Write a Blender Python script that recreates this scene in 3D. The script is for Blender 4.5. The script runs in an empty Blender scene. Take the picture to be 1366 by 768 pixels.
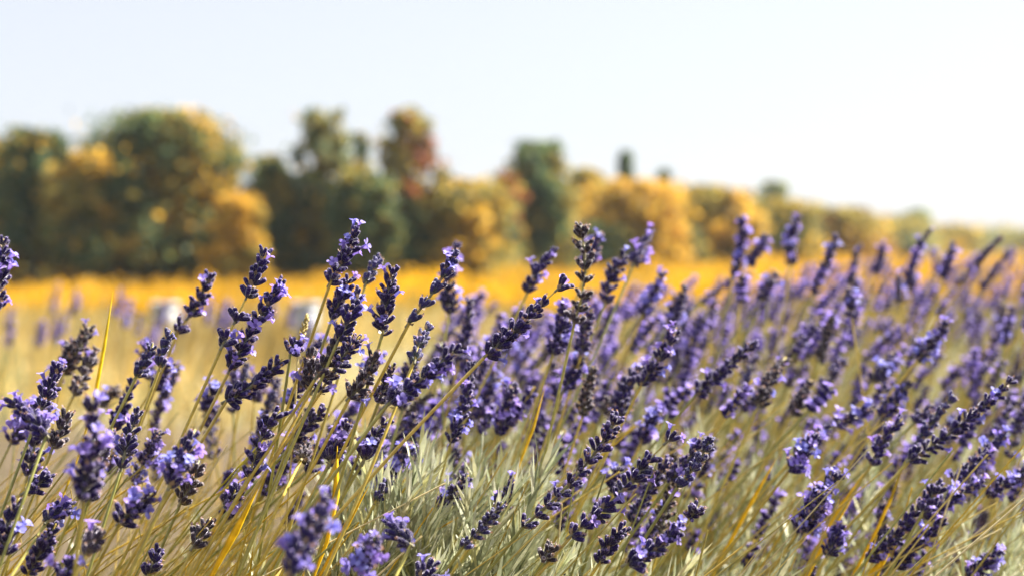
import bpy, math
import numpy as np
from mathutils import Vector, Matrix

R = math.radians
rng = np.random.default_rng(11)
scene = bpy.context.scene
col = scene.collection

# ------------------------------------------------------------------ camera
H = 0.55                      # camera height above the near ground (m)
FPX = 1366 * 50 / 36          # focal length in photo pixels
HORIZON = 330
PITCH = math.atan((384 - HORIZON) / FPX)
cd = bpy.data.cameras.new('camera')
cam = bpy.data.objects.new('camera', cd)
col.objects.link(cam)
cam.location = (0, 0, H)
cam.rotation_euler = (math.pi / 2 - PITCH, 0, 0)
cd.lens = 50
cd.sensor_width = 36
cd.clip_start = 0.02
cd.clip_end = 6000
cd.dof.use_dof = True
cd.dof.focus_distance = 0.80
cd.dof.aperture_fstop = 5.6
scene.camera = cam

# ------------------------------------------------------------------ sky, sun, exposure
SUN_AZ, SUN_EL = 52, 46       # degrees clockwise from the view direction, above the horizon
world = bpy.data.worlds.new('World')
scene.world = world
world.use_nodes = True
nt = world.node_tree
nt.nodes.clear()
out = nt.nodes.new('ShaderNodeOutputWorld')
bg = nt.nodes.new('ShaderNodeBackground')
sky = nt.nodes.new('ShaderNodeTexSky')
sky.sky_type = 'NISHITA'
sky.sun_disc = False
sky.sun_elevation = R(SUN_EL)
sky.sun_rotation = R(SUN_AZ)
sky.air_density = 1.0
sky.dust_density = 1.2
sky.ozone_density = 1.5
hs = nt.nodes.new('ShaderNodeHueSaturation')      # thin veil of high cloud: paler sky
hs.inputs['Saturation'].default_value = 0.6
nt.links.new(sky.outputs[0], hs.inputs['Color'])
veil = nt.nodes.new('ShaderNodeMix'); veil.data_type = 'RGBA'
veil.inputs['Factor'].default_value = 0.66
veil.inputs['B'].default_value = (4.75, 4.85, 5.4, 1)          # even pale veil over the whole sky
nt.links.new(hs.outputs[0], veil.inputs['A'])
nt.links.new(veil.outputs['Result'], bg.inputs['Color'])
bg.inputs['Strength'].default_value = 0.047
nt.links.new(bg.outputs[0], out.inputs[0])

sd = bpy.data.lights.new('sun', 'SUN')
sun = bpy.data.objects.new('sun', sd)
col.objects.link(sun)
sd.energy = 5.0
sd.angle = R(0.53)
sd.color = (1.0, 0.93, 0.80)
to_sun = Vector((math.sin(R(SUN_AZ)) * math.cos(R(SUN_EL)), math.cos(R(SUN_AZ)) * math.cos(R(SUN_EL)), math.sin(R(SUN_EL))))
sun.rotation_euler = to_sun.to_track_quat('Z', 'Y').to_euler()
sun.location = (8, 6, 10)

scene.view_settings.view_transform = 'Standard'
scene.view_settings.look = 'None'
scene.view_settings.exposure = 1.95
scene.view_settings.gamma = 1.0
scene.cycles.use_denoising = True
scene.cycles.max_bounces = 6
scene.cycles.diffuse_bounces = 3
scene.cycles.glossy_bounces = 2
scene.cycles.transmission_bounces = 4
scene.cycles.transparent_max_bounces = 4
scene.cycles.caustics_reflective = False
scene.cycles.caustics_refractive = False

# ------------------------------------------------------------------ helpers
FWD = np.array([0, math.cos(PITCH), -math.sin(PITCH)])
UP = np.array([0, math.sin(PITCH), math.cos(PITCH)])
RT = np.array([1.0, 0, 0])
CAM = np.array([0, 0, H])


def at(x, y, d):
    """photo pixel (1366 x 768) and depth in metres -> world point"""
    return CAM + d * (FWD + RT * ((x - 683) / FPX) + UP * ((384 - y) / FPX))


def sstep(t):
    t = np.clip(t, 0, 1)
    return t * t * (3 - 2 * t)


def ground_z(x, y):
    far = H - 2.25 + 0.022 * np.clip(x, -60, 60)
    return sstep((np.asarray(y) - 3.0) / 42.0) * far


def tag(o, label=None, cat=None, group=None, kind=None):
    if label: o['label'] = label
    if cat: o['category'] = cat
    if group: o['group'] = group
    if kind: o['kind'] = kind
    return o


def link(o, parent=None):
    col.objects.link(o)
    if parent is not None:
        o.parent = parent
    return o


def empty(name, loc):
    o = bpy.data.objects.new(name, None)
    o.location = loc
    o.empty_display_size = 0.02
    return link(o)


def mesh_np(name, V, F, mats, mi=None, colr=None, smooth=False):
    """V (n,3), F (m,3) triangles or (m,4) quads"""
    V = np.asarray(V, np.float32); F = np.asarray(F, np.int32)
    k = F.shape[1]
    me = bpy.data.meshes.new(name)
    me.vertices.add(len(V)); me.vertices.foreach_set('co', V.ravel())
    me.loops.add(F.size); me.loops.foreach_set('vertex_index', F.ravel())
    me.polygons.add(len(F))
    me.polygons.foreach_set('loop_start', np.arange(len(F), dtype=np.int32) * k)
    me.polygons.foreach_set('loop_total', np.full(len(F), k, np.int32))
    if mi is not None:
        me.polygons.foreach_set('material_index', np.asarray(mi, np.int32))
    if smooth:
        me.polygons.foreach_set('use_smooth', np.ones(len(F), bool))
    for m in mats:
        me.materials.append(m)
    if colr is not None:
        a = me.color_attributes.new('tint', 'FLOAT_COLOR', 'POINT')
        c = np.ones((len(V), 4), np.float32); c[:, :3] = colr
        a.data.foreach_set('color', c.ravel())
    me.update(calc_edges=True)
    me.validate()
    return me


class MB:
    """collects triangles with a material index and a tint for each vertex"""
    def __init__(s):
        s.V = []; s.F = []; s.M = []; s.C = []; s.n = 0
    def add(s, V, F, m=0, c=(1, 1, 1)):
        V = np.asarray(V, float); F = np.asarray(F, int)
        s.V.append(V); s.F.append(F + s.n); s.n += len(V)
        s.M.append(np.full(len(F), m) if np.isscalar(m) else np.asarray(m))
        c = np.asarray(c, float)
        s.C.append(np.tile(c, (len(V), 1)) if c.ndim == 1 else c)
    def data(s):
        return np.vstack(s.V), np.vstack(s.F), np.concatenate(s.M), np.vstack(s.C)
    def mesh(s, name, mats, smooth=False):
        V, F, M, C = s.data()
        return mesh_np(name, V, F, mats, M, C, smooth)


def frame(axis, up=(0.0, 0.0, 1.0), spin=0.0):
    """3x3 matrix whose third column is the axis"""
    z = np.asarray(axis, float); z = z / np.linalg.norm(z)
    u = np.asarray(up, float)
    if abs(np.dot(z, u)) > 0.97: u = np.array([1.0, 0, 0])
    x = np.cross(u, z); x /= np.linalg.norm(x)
    y = np.cross(z, x)
    c, s_ = math.cos(spin), math.sin(spin)
    return np.stack([c * x + s_ * y, -s_ * x + c * y, z], 1)


def tube(pts, rad, sides=6, cap=True):
    pts = np.asarray(pts, float); n = len(pts)
    rad = np.broadcast_to(rad, (n,))
    V = []; F = []
    tan = np.gradient(pts, axis=0)
    ref = np.array([0.31, 0.9, 0.11])
    a = np.arange(sides) * 2 * math.pi / sides
    for i in range(n):
        fr = frame(tan[i], ref)
        V.append(pts[i] + rad[i] * (np.cos(a)[:, None] * fr[:, 0] + np.sin(a)[:, None] * fr[:, 1]))
    V = np.vstack(V)
    for i in range(n - 1):
        for j in range(sides):
            k = (j + 1) % sides
            p, q, r, t = i * sides + j, i * sides + k, (i + 1) * sides + k, (i + 1) * sides + j
            F += [(p, q, r), (p, r, t)]
    if cap:
        for j in range(1, sides - 1):
            o = (n - 1) * sides
            F.append((o, o + j, o + j + 1))
    return V, np.array(F)


def bezier(p0, p1, p2, p3, n):
    t = np.linspace(0, 1, n)[:, None]
    return (1 - t) ** 3 * p0 + 3 * (1 - t) ** 2 * t * p1 + 3 * (1 - t) * t * t * p2 + t ** 3 * p3


# ------------------------------------------------------------------ materials
def principled(name):
    m = bpy.data.materials.new(name); m.use_nodes = True
    n = m.node_tree.nodes; b = n['Principled BSDF']
    b.inputs['Roughness'].default_value = 0.7
    b.inputs['Specular IOR Level'].default_value = 0.3
    return m, m.node_tree, b


def N(nt, t, **kw):
    n = nt.nodes.new(t)
    for k, v in kw.items(): setattr(n, k, v)
    return n


def mixc(nt, a, b, fac, mode='MIX'):
    n = N(nt, 'ShaderNodeMix', data_type='RGBA', blend_type=mode)
    for sock, v in ((n.inputs['Factor'], fac), (n.inputs['A'], a), (n.inputs['B'], b)):
        if hasattr(v, 'is_linked') or hasattr(v, 'links'): nt.links.new(v, sock)
        elif isinstance(v, tuple): sock.default_value = (*v, 1)
        else: sock.default_value = v
    return n.outputs['Result']


def translucent_mix(nt, b, colour, amount):
    """thin leaf or petal: part of the light passes through"""
    tr = N(nt, 'ShaderNodeBsdfTranslucent')
    nt.links.new(colour, tr.inputs['Color'])
    mx = N(nt, 'ShaderNodeMixShader'); mx.inputs[0].default_value = amount
    nt.links.new(b.outputs[0], mx.inputs[1]); nt.links.new(tr.outputs[0], mx.inputs[2])
    o = [x for x in nt.nodes if x.type == 'OUTPUT_MATERIAL'][0]
    nt.links.new(mx.outputs[0], o.inputs[0])


def mat_tint(name, transl=0.0, rough=0.7, noise=60, amt=0.35, sheen=0.0):
    """colour from the mesh's own tint with fine mottling"""
    m, t, b = principled(name)
    at_ = N(t, 'ShaderNodeAttribute', attribute_name='tint')
    tc = N(t, 'ShaderNodeTexCoord')
    nz = N(t, 'ShaderNodeTexNoise'); nz.inputs['Scale'].default_value = noise; nz.inputs['Detail'].default_value = 3
    t.links.new(tc.outputs['Object'], nz.inputs['Vector'])
    rp = N(t, 'ShaderNodeValToRGB')
    rp.color_ramp.elements[0].position = 0.3; rp.color_ramp.elements[1].position = 0.7
    lo = 1 - amt
    rp.color_ramp.elements[0].color = (lo, lo, lo, 1); rp.color_ramp.elements[1].color = (1 + amt * .5, 1 + amt * .5, 1 + amt * .5, 1)
    t.links.new(nz.outputs['Fac'], rp.inputs[0])
    c = mixc(t, at_.outputs['Color'], rp.outputs[0], 1.0, 'MULTIPLY')
    t.links.new(c, b.inputs['Base Color'])
    b.inputs['Roughness'].default_value = rough
    if sheen:
        b.inputs['Sheen Weight'].default_value = sheen; b.inputs['Sheen Roughness'].default_value = 0.4
    if transl: translucent_mix(t, b, c, transl)
    return m


def mat_calyx(name, base, body, tip, sheen=1.0, tint=(0.86, 0.82, 1.0)):
    """felted calyx: grey-green foot, dark body, pale hairy rim; the tint's red channel runs from foot to rim"""
    m, t, b = principled(name)
    at_ = N(t, 'ShaderNodeAttribute', attribute_name='tint')
    sp = N(t, 'ShaderNodeSeparateColor'); t.links.new(at_.outputs['Color'], sp.inputs[0])
    rp = N(t, 'ShaderNodeValToRGB')
    e = rp.color_ramp.elements
    e[0].position = 0.0; e[0].color = (*base, 1)
    e[1].position = 1.0; e[1].color = (*tip, 1)
    for p, c in ((0.22, base), (0.48, body), (0.88, body)):
        x = e.new(p); x.color = (*c, 1)
    t.links.new(sp.outputs[0], rp.inputs[0])
    oi = N(t, 'ShaderNodeObjectInfo')
    hv = N(t, 'ShaderNodeHueSaturation')
    mr = N(t, 'ShaderNodeMapRange'); mr.inputs['To Min'].default_value = 0.7; mr.inputs['To Max'].default_value = 1.45
    t.links.new(oi.outputs['Random'], mr.inputs['Value'])
    t.links.new(mr.outputs[0], hv.inputs['Value'])
    mh = N(t, 'ShaderNodeMapRange'); mh.inputs['To Min'].default_value = 0.485; mh.inputs['To Max'].default_value = 0.525
    t.links.new(sp.outputs[1], mh.inputs['Value']); t.links.new(mh.outputs[0], hv.inputs['Hue'])
    t.links.new(rp.outputs[0], hv.inputs['Color'])
    t.links.new(hv.outputs[0], b.inputs['Base Color'])
    b.inputs['Roughness'].default_value = 0.75
    b.inputs['Sheen Weight'].default_value = sheen
    b.inputs['Sheen Roughness'].default_value = 0.2
    b.inputs['Sheen Tint'].default_value = (*tint, 1)
    return m


M_INDIGO = mat_calyx('calyx_indigo', (0.05, 0.045, 0.07), (0.015, 0.009, 0.080), (0.20, 0.16, 0.36), 0.6)
M_BLUE = mat_calyx('calyx_blue_bud', (0.07, 0.085, 0.075), (0.030, 0.026, 0.115), (0.22, 0.22, 0.36), 0.6)
M_DRY = mat_calyx('calyx_faded', (0.11, 0.09, 0.065), (0.030, 0.022, 0.040), (0.30, 0.25, 0.25), 0.8)
CALYX = {'d': M_INDIGO, 'v': M_INDIGO, 'm': M_INDIGO, 'b': M_BLUE, 's': M_DRY}

M_PETAL, t_, b_ = principled('floret_violet')
a_ = N(t_, 'ShaderNodeAttribute', attribute_name='tint')
o_ = N(t_, 'ShaderNodeObjectInfo')
h_ = N(t_, 'ShaderNodeHueSaturation')
r_ = N(t_, 'ShaderNodeMapRange'); r_.inputs['To Min'].default_value = 0.475; r_.inputs['To Max'].default_value = 0.52
t_.links.new(o_.outputs['Random'], r_.inputs['Value']); t_.links.new(r_.outputs[0], h_.inputs['Hue'])
t_.links.new(a_.outputs['Color'], h_.inputs['Color'])
t_.links.new(h_.outputs[0], b_.inputs['Base Color'])
b_.inputs['Roughness'].default_value = 0.55
b_.inputs['Sheen Weight'].default_value = 0.4
translucent_mix(t_, b_, h_.outputs[0], 0.42)

M_WITHER = mat_tint('withered_floret', 0.2, 0.85, 900, 0.4)
M_HAIR = mat_tint('calyx_felt', 0.6, 0.6, 400, 0.2)
M_STALK = mat_tint('lavender_stalk', 0.12, 0.34, 260, 0.3)
M_STRAW = mat_tint('straw', 0.42, 0.55, 120, 0.3)
M_LEAF = mat_tint('lavender_leaf', 0.18, 0.42, 200, 0.25)
M_AMBER = mat_tint('amber_straw', 0.40, 0.5, 120, 0.3)
M_BLADE = mat_tint('yellow_blade', 0.4, 0.45, 150, 0.25)
M_GOLD = mat_tint('goldenrod_bloom', 0.45, 0.8, 8, 0.25)
M_TREE = mat_tint('tree_leaf', 0.55, 0.65, 0.9, 0.3)
M_BARK = mat_tint('bark', 0.0, 0.9, 6, 0.5)

# ------------------------------------------------------------------ ground
def build_ground():
    m, t, b = principled('earth_and_stubble')
    tc = N(t, 'ShaderNodeTexCoord')
    n1 = N(t, 'ShaderNodeTexNoise'); n1.inputs['Scale'].default_value = 1.1; n1.inputs['Detail'].default_value = 8
    n2 = N(t, 'ShaderNodeTexNoise'); n2.inputs['Scale'].default_value = 38; n2.inputs['Detail'].default_value = 5
    t.links.new(tc.outputs['Object'], n1.inputs['Vector']); t.links.new(tc.outputs['Object'], n2.inputs['Vector'])
    rp = N(t, 'ShaderNodeValToRGB')
    e = rp.color_ramp.elements
    e[0].position = 0.35; e[0].color = (0.07, 0.055, 0.03, 1)
    e[1].position = 0.65; e[1].color = (0.27, 0.21, 0.095, 1)
    t.links.new(n1.outputs['Fac'], rp.inputs[0])
    c = mixc(t, rp.outputs[0], (0.20, 0.19, 0.08), n2.outputs['Fac'])
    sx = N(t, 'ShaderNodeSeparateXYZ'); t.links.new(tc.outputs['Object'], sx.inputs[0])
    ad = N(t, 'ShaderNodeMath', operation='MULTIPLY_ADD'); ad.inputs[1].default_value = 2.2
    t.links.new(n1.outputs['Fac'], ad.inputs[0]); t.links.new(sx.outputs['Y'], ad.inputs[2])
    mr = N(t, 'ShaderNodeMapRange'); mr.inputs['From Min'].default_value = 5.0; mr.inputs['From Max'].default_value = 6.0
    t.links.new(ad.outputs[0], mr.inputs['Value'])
    c = mixc(t, (0.085, 0.062, 0.035), c, mr.outputs[0])          # worked soil of the lavender strip, kept dark to stand in for shade
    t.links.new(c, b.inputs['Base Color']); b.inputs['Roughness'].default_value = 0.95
    bp = N(t, 'ShaderNodeBump'); bp.inputs['Strength'].default_value = 0.6; bp.inputs['Distance'].default_value = 0.02
    t.links.new(n2.outputs['Fac'], bp.inputs['Height']); t.links.new(bp.outputs[0], b.inputs['Normal'])
    na, radii = 144, np.concatenate([[0.05], np.geomspace(0.4, 4000, 90)])
    a = np.arange(na) * 2 * math.pi / na
    V = [(0, 0, 0)]
    for r in radii:
        x, y = r * np.cos(a), r * np.sin(a)
        V += list(zip(x, y, ground_z(x, y)))
    F = []
    for j in range(na): F.append((0, 1 + j, 1 + (j + 1) % na))
    for i in range(len(radii) - 1):
        for j in range(na):
            k = (j + 1) % na
            p, q = 1 + i * na + j, 1 + i * na + k
            F += [(p, p + na, q + na), (p, q + na, q)]
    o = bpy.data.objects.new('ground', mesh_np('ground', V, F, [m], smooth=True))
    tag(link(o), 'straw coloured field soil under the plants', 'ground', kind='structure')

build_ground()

# ------------------------------------------------------------------ trees
GREEN = [(0.115, 0.165, 0.075), (0.145, 0.195, 0.075), (0.090, 0.140, 0.082)]
OLIVE = [(0.36, 0.28, 0.060), (0.42, 0.31, 0.068), (0.27, 0.24, 0.062)]
GOLD = [(0.66, 0.40, 0.05), (0.74, 0.46, 0.06), (0.56, 0.36, 0.06)]
RUST = [(0.36, 0.11, 0.045), (0.40, 0.17, 0.055), (0.27, 0.095, 0.045)]
PALE = [(0.24, 0.28, 0.15), (0.29, 0.32, 0.16), (0.20, 0.25, 0.14)]


def leaf_quads(P, size, colr, g):
    """one tilted leaf-clump face at every point of P"""
    n = len(P)
    a = g.normal(size=(n, 3)); a /= np.linalg.norm(a, axis=1)[:, None]
    b = np.cross(a, g.normal(size=(n, 3))); b /= np.linalg.norm(b, axis=1)[:, None]
    s = (size * g.uniform(0.6, 1.4, n))[:, None]
    V = np.stack([P - a * s, P - b * s * 0.55, P + a * s, P + b * s * 0.55], 1).reshape(-1, 3)
    i = np.arange(n)[:, None] * 4
    F = np.concatenate([i + [0, 1, 2], i + [0, 2, 3]], 0)
    return V, F, np.repeat(colr, 4, 0)


def tree(name, label, px, top, hw, D, pal, nb=22, per=260, low=0.18, sparse=1.0, shape='round', group='trees along the edge of the field', leaf=0.26):
    g = np.random.default_rng(int(px * 7 + top * 13 + D))
    base = at(px, HORIZON, D); bx, by = base[0], base[1]
    gz = float(ground_z(bx, by))
    tz = at(px, top, D)[2]
    h = tz - gz
    w = hw / FPX * D
    root = empty(name, (bx, by, gz))
    tag(root, label, 'tree', group)
    # trunk with limbs
    mb = MB()
    r0 = 0.022 * h + 0.05
    tp = np.array([[0, 0, -0.2], [0.02 * h, 0, 0.25 * h], [-0.01 * h, 0.01 * h, 0.55 * h], [0.01 * h, 0, 0.9 * h]])
    mb.add(*tube(tp, [r0, r0 * .8, r0 * .5, r0 * .12], 8), 0, (0.10, 0.085, 0.07))
    nb = int(nb * (4.2 if shape == 'tall' else 3.0))
    blobs = []
    for i in range(nb):
        f = (i + g.uniform(0, 1)) / nb
        zz = low + (0.99 - low) * f
        if shape == 'cone':
            env = w * (1.02 - f) ** 0.9 + 0.05 * w
        elif shape == 'tall':
            env = w * (0.55 + 0.45 * math.sin(math.pi * min(1, f * 1.1)))
        else:
            env = w * math.sqrt(max(0.04, 1 - (abs(f - 0.36) / 0.68) ** 2.4))
        an = g.uniform(0, 2 * math.pi)
        rr = env * math.sqrt(g.uniform(0.0, 1)) * 0.9
        br = max(0.3, 0.24 * env + 0.05 * w) * g.uniform(0.55, 1.35) * (.55 if shape == 'tall' and f > .4 else .85)
        c = np.array([rr * math.cos(an), rr * math.sin(an), min(zz * h, h - br * 0.5)])
        blobs.append((c, br))
        if i % 7 == 0 and shape != 'cone':
            s = np.array([0, 0, c[2] * 0.55])
            mb.add(*tube(np.array([s, s * .5 + c * .5 + [0, 0, -.04 * h], c]), [r0 * .38, r0 * .25, r0 * .06], 5), 0, (0.10, 0.085, 0.07))
    link(bpy.data.objects.new('trunk', mb.mesh('trunk', [M_BARK])), root)
    P = []; C = []
    wt = np.cumsum([p_[1] for p_ in pal]) / sum(p_[1] for p_ in pal)
    K = g.normal(size=(5, 3)) * 2.2 / w; ph = g.uniform(0, 6.28, 5)
    val = np.array([np.sin(K @ c + ph).sum() + g.normal(0, .6) - 3.2 * (c[2] / h - .5) for c, _ in blobs])
    rank = (np.argsort(np.argsort(val)) + .5) / len(val)
    for (c, br), rk in zip(blobs, rank):
        n = int(per * .40 * sparse * g.uniform(0.6, 1.4) * (.6 if shape == 'tall' and c[2] > .55 * h else 1))
        q = g.normal(size=(n, 3)) * br * .52 * [1, 1, 0.75]
        P.append(c + q)
        pc = pal[int(np.searchsorted(wt, rk))][0]
        other = pal[g.integers(0, len(pal))][0]
        mixd = g.uniform(0, 1, len(q)) < .2
        cc = np.array(pc)[g.integers(0, len(pc), len(q))]
        cc[mixd] = np.array(other)[0]
        C.append(cc * g.uniform(0.7, 1.3, (len(q), 1)))
    P = np.vstack(P); C = np.vstack(C)
    loose = g.uniform(0, 1, len(P)) < .30                          # stray twigs outside the clumps
    P[loose] += g.normal(size=(loose.sum(), 3)) * w * .15
    ok = (P[:, 2] > .1) & (P[:, 2] < h * 1.02)
    P, C = P[ok], C[ok]
    V, F, CC = leaf_quads(P, leaf * (D / 85) ** 0.5, C, g)
    link(bpy.data.objects.new('crown', mesh_np('crown', V, F, [M_TREE], colr=CC)), root)
    return root


tree('oak_tree', 'dark green tree with golden patches at the end of the wood', 42, 176, 62, 80, [(GREEN, 5), (OLIVE, 3), (GOLD, 2)], 26, 420)
tree('maple_tree', 'rusty crowned tree peeping out behind the dark end oak', -22, 190, 55, 92, [(RUST, 3), (OLIVE, 3)], 22, 300)
tree('oak_tree', 'broad tallest green oak turning gold, widest crown of the wood', 212, 154, 118, 82, [(GREEN, 7), (OLIVE, 3), (GOLD, 1.3)], 44, 480)
tree('ash_tree', 'golden brown tree filling the dip before the broad green oak', 122, 205, 62, 78, [(OLIVE, 3), (GOLD, 3), (GREEN, 2)], 22, 380)
tree('golden_shrub_tree', 'low glowing golden tree at the foot of the broad oak', 318, 262, 42, 76, [(GOLD, 5), (OLIVE, 2)], 20, 380, 0.08)
tree('round_dark_tree', 'dark rounded tree with bronze top between oak and thin crown', 366, 212, 44, 84, [(GREEN, 5), (OLIVE, 3), (GOLD, .6)], 22, 420)
tree('ash_tree', 'thin crowned green ash with sky showing through its top', 432, 150, 54, 84, [(GREEN, 3), (OLIVE, 4), (GOLD, 1.3), (PALE, 1)], 30, 330, 0.12, 0.5, 'tall')
tree('poplar_tree', 'slim pointed sapling rising between two thin crowned trees', 483, 178, 15, 90, [(GREEN, 3), (OLIVE, 1)], 14, 200, 0.2, 0.8, 'cone')
tree('round_dark_tree', 'dark green tree below the slim pointed sapling', 487, 232, 50, 80, [(GREEN, 7), (OLIVE, 2)], 22, 420, 0.05)
tree('maple_tree', 'thin tall maple with rusty orange top over dark lower branches', 548, 150, 52, 84, [(RUST, 1.5), (OLIVE, 4), (GREEN, 2.5)], 28, 330, 0.1, 0.5, 'tall')
tree('golden_tree', 'rounded golden olive tree next to the red maple', 622, 243, 70, 84, [(GOLD, 4), (OLIVE, 4), (GREEN, 1)], 26, 420, 0.06)
tree('maple_tree', 'small crimson maple squeezed between golden and green trees', 676, 234, 19, 92, [(RUST, 6), (OLIVE, 1)], 14, 300, 0.4, .8)
tree('green_tree', 'upright mid green tree with a pointed top beside the crimson maple', 716, 192, 52, 98, [(GREEN, 4), (OLIVE, 4)], 28, 400, 0.06)
tree('ash_tree', 'small olive tree behind the yellow mound of foliage', 782, 228, 36, 118, [(OLIVE, 4), (PALE, 2), (GOLD, 1)], 18, 300, 0.1, 0.8)
tree('golden_tree', 'broad bright yellow tree, the yellowest crown of the wood', 842, 244, 80, 108, [(GOLD, 8), (OLIVE, 1.5)], 30, 420, 0.06)
tree('spruce_tree', 'dark spruce sticking up behind the bright yellow tree', 834, 204, 20, 130, [(GREEN, 5)], 18, 300, 0.2, 1, 'cone')
tree('spruce_tree', 'small dark spruce tip between the two yellow crowns', 886, 228, 14, 134, [(GREEN, 5)], 16, 260, 0.2, 1, 'cone')
tree('golden_tree', 'amber tree beside the bright yellow one, shaded lower branches', 952, 250, 66, 116, [(GOLD, 4), (OLIVE, 4), (GREEN, 1)], 24, 400, 0.06)
tree('round_dark_tree', 'squat dark bush tree under the yellow crown', 795, 300, 44, 104, [(GREEN, 6), (OLIVE, 1)], 16, 380, 0.04)
tree('round_dark_tree', 'squat dark bush tree under the amber crown', 900, 305, 36, 110, [(GREEN, 5), (OLIVE, 2)], 16, 380, 0.04)
tree('ash_tree', 'thin pale tree showing sky beside the amber tree', 1030, 243, 34, 140, [(PALE, 4), (OLIVE, 2)], 18, 240, 0.1, 0.4, 'tall')
tree('hedgerow_tree', 'olive hedgerow tree below the thin pale tree', 1022, 268, 72, 132, [(OLIVE, 5), (GREEN, 2), (GOLD, 2)], 24, 380, 0.04)
tree('hedgerow_tree', 'bronze hedgerow tree next in the receding hedge', 1105, 279, 74, 160, [(OLIVE, 5), (GOLD, 2), (RUST, 1)], 22, 380, 0.04)
tree('hedgerow_tree', 'dull green hedgerow tree where the hedge thins out', 1172, 290, 70, 190, [(OLIVE, 5), (PALE, 2)], 22, 340, 0.04)
tree('hedgerow_tree', 'pale green lone tree poking above the far hedge', 1223, 281, 24, 215, [(PALE, 5), (GREEN, 2)], 18, 300, 0.1, 0.85)
tree('hedgerow_tree', 'low bronze bush at the far end of the hedge', 1262, 302, 48, 230, [(OLIVE, 4), (GOLD, 2), (PALE, 2)], 20, 340, 0.04)
tree('hedgerow_tree', 'last low green bush of the far hedge', 1340, 308, 60, 260, [(PALE, 3), (OLIVE, 3), (GREEN, 2)], 22, 340, 0.04)
tree('hedgerow_tree', 'far grey green bush past the end of the hedge', 1440, 310, 60, 280, [(PALE, 3), (OLIVE, 3)], 22, 340, 0.04)

# the wood behind and the scrub at its foot: reads as one mass
def wood_mass():
    g = np.random.default_rng(5)
    P = []; C = []
    line = [(-140, 94, 225), (60, 95, 222), (200, 96, 215), (345, 96, 250), (480, 96, 228), (600, 98, 258), (690, 106, 240), (790, 116, 250), (880, 126, 258), (1000, 146, 276), (1100, 180, 288), (1200, 220, 299), (1300, 262, 306), (1400, 290, 310), (1500, 300, 312)]
    xs = np.array([l[0] for l in line], float)
    for k in range(1000):
        px = g.uniform(-140, 1500)
        D = np.interp(px, xs, [l[1] for l in line]) * g.uniform(0.86, 1.12)
        front = D < np.interp(px, xs, [l[1] for l in line]) * 0.97
        tp = np.interp(px, xs, [l[2] for l in line])
        b = at(px, HORIZON, D)
        gz = float(ground_z(b[0], b[1]))
        hmax = at(px, tp, D)[2] - gz
        z = gz + (g.uniform(0.05, 0.32) if front else g.uniform(0.1, 0.92)) * hmax
        n = 95
        d = g.normal(size=(n, 3)); d /= np.linalg.norm(d, axis=1)[:, None]
        br = g.uniform(0.5, 1.15) * (D / 100)
        P.append(np.array([b[0], b[1], z]) + d * (br * np.abs(g.normal(0, .75, n)))[:, None] * [1.2, 1, .9])
        pc = [GREEN, OLIVE, OLIVE, GREEN, GOLD][g.integers(0, 5)] if px < 1000 else [OLIVE, PALE, GOLD, OLIVE][g.integers(0, 4)]
        C.append(np.array(pc)[g.integers(0, 3, n)] * g.uniform(0.7, 1.2, (n, 1)))
    P = np.vstack(P); C = np.vstack(C)
    V, F, CC = leaf_quads(P, 0.32, C, g)
    o = bpy.data.objects.new('undergrowth', mesh_np('undergrowth', V, F, [M_TREE], colr=CC))
    tag(link(o), 'dark scrub and young growth closing the wood under the trees', 'undergrowth', kind='stuff')

wood_mass()

# ------------------------------------------------------------------ goldenrod field
def wedge(g, n, d0, d1, px0, px1, power=1.0):
    """random ground points in the field of view (a little wider), denser near"""
    u = g.uniform(0, 1, n) ** power
    d = d0 * (d1 / d0) ** u
    px = g.uniform(px0, px1, n)
    x = (px - 683) / FPX * d
    return x, d, px


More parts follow.
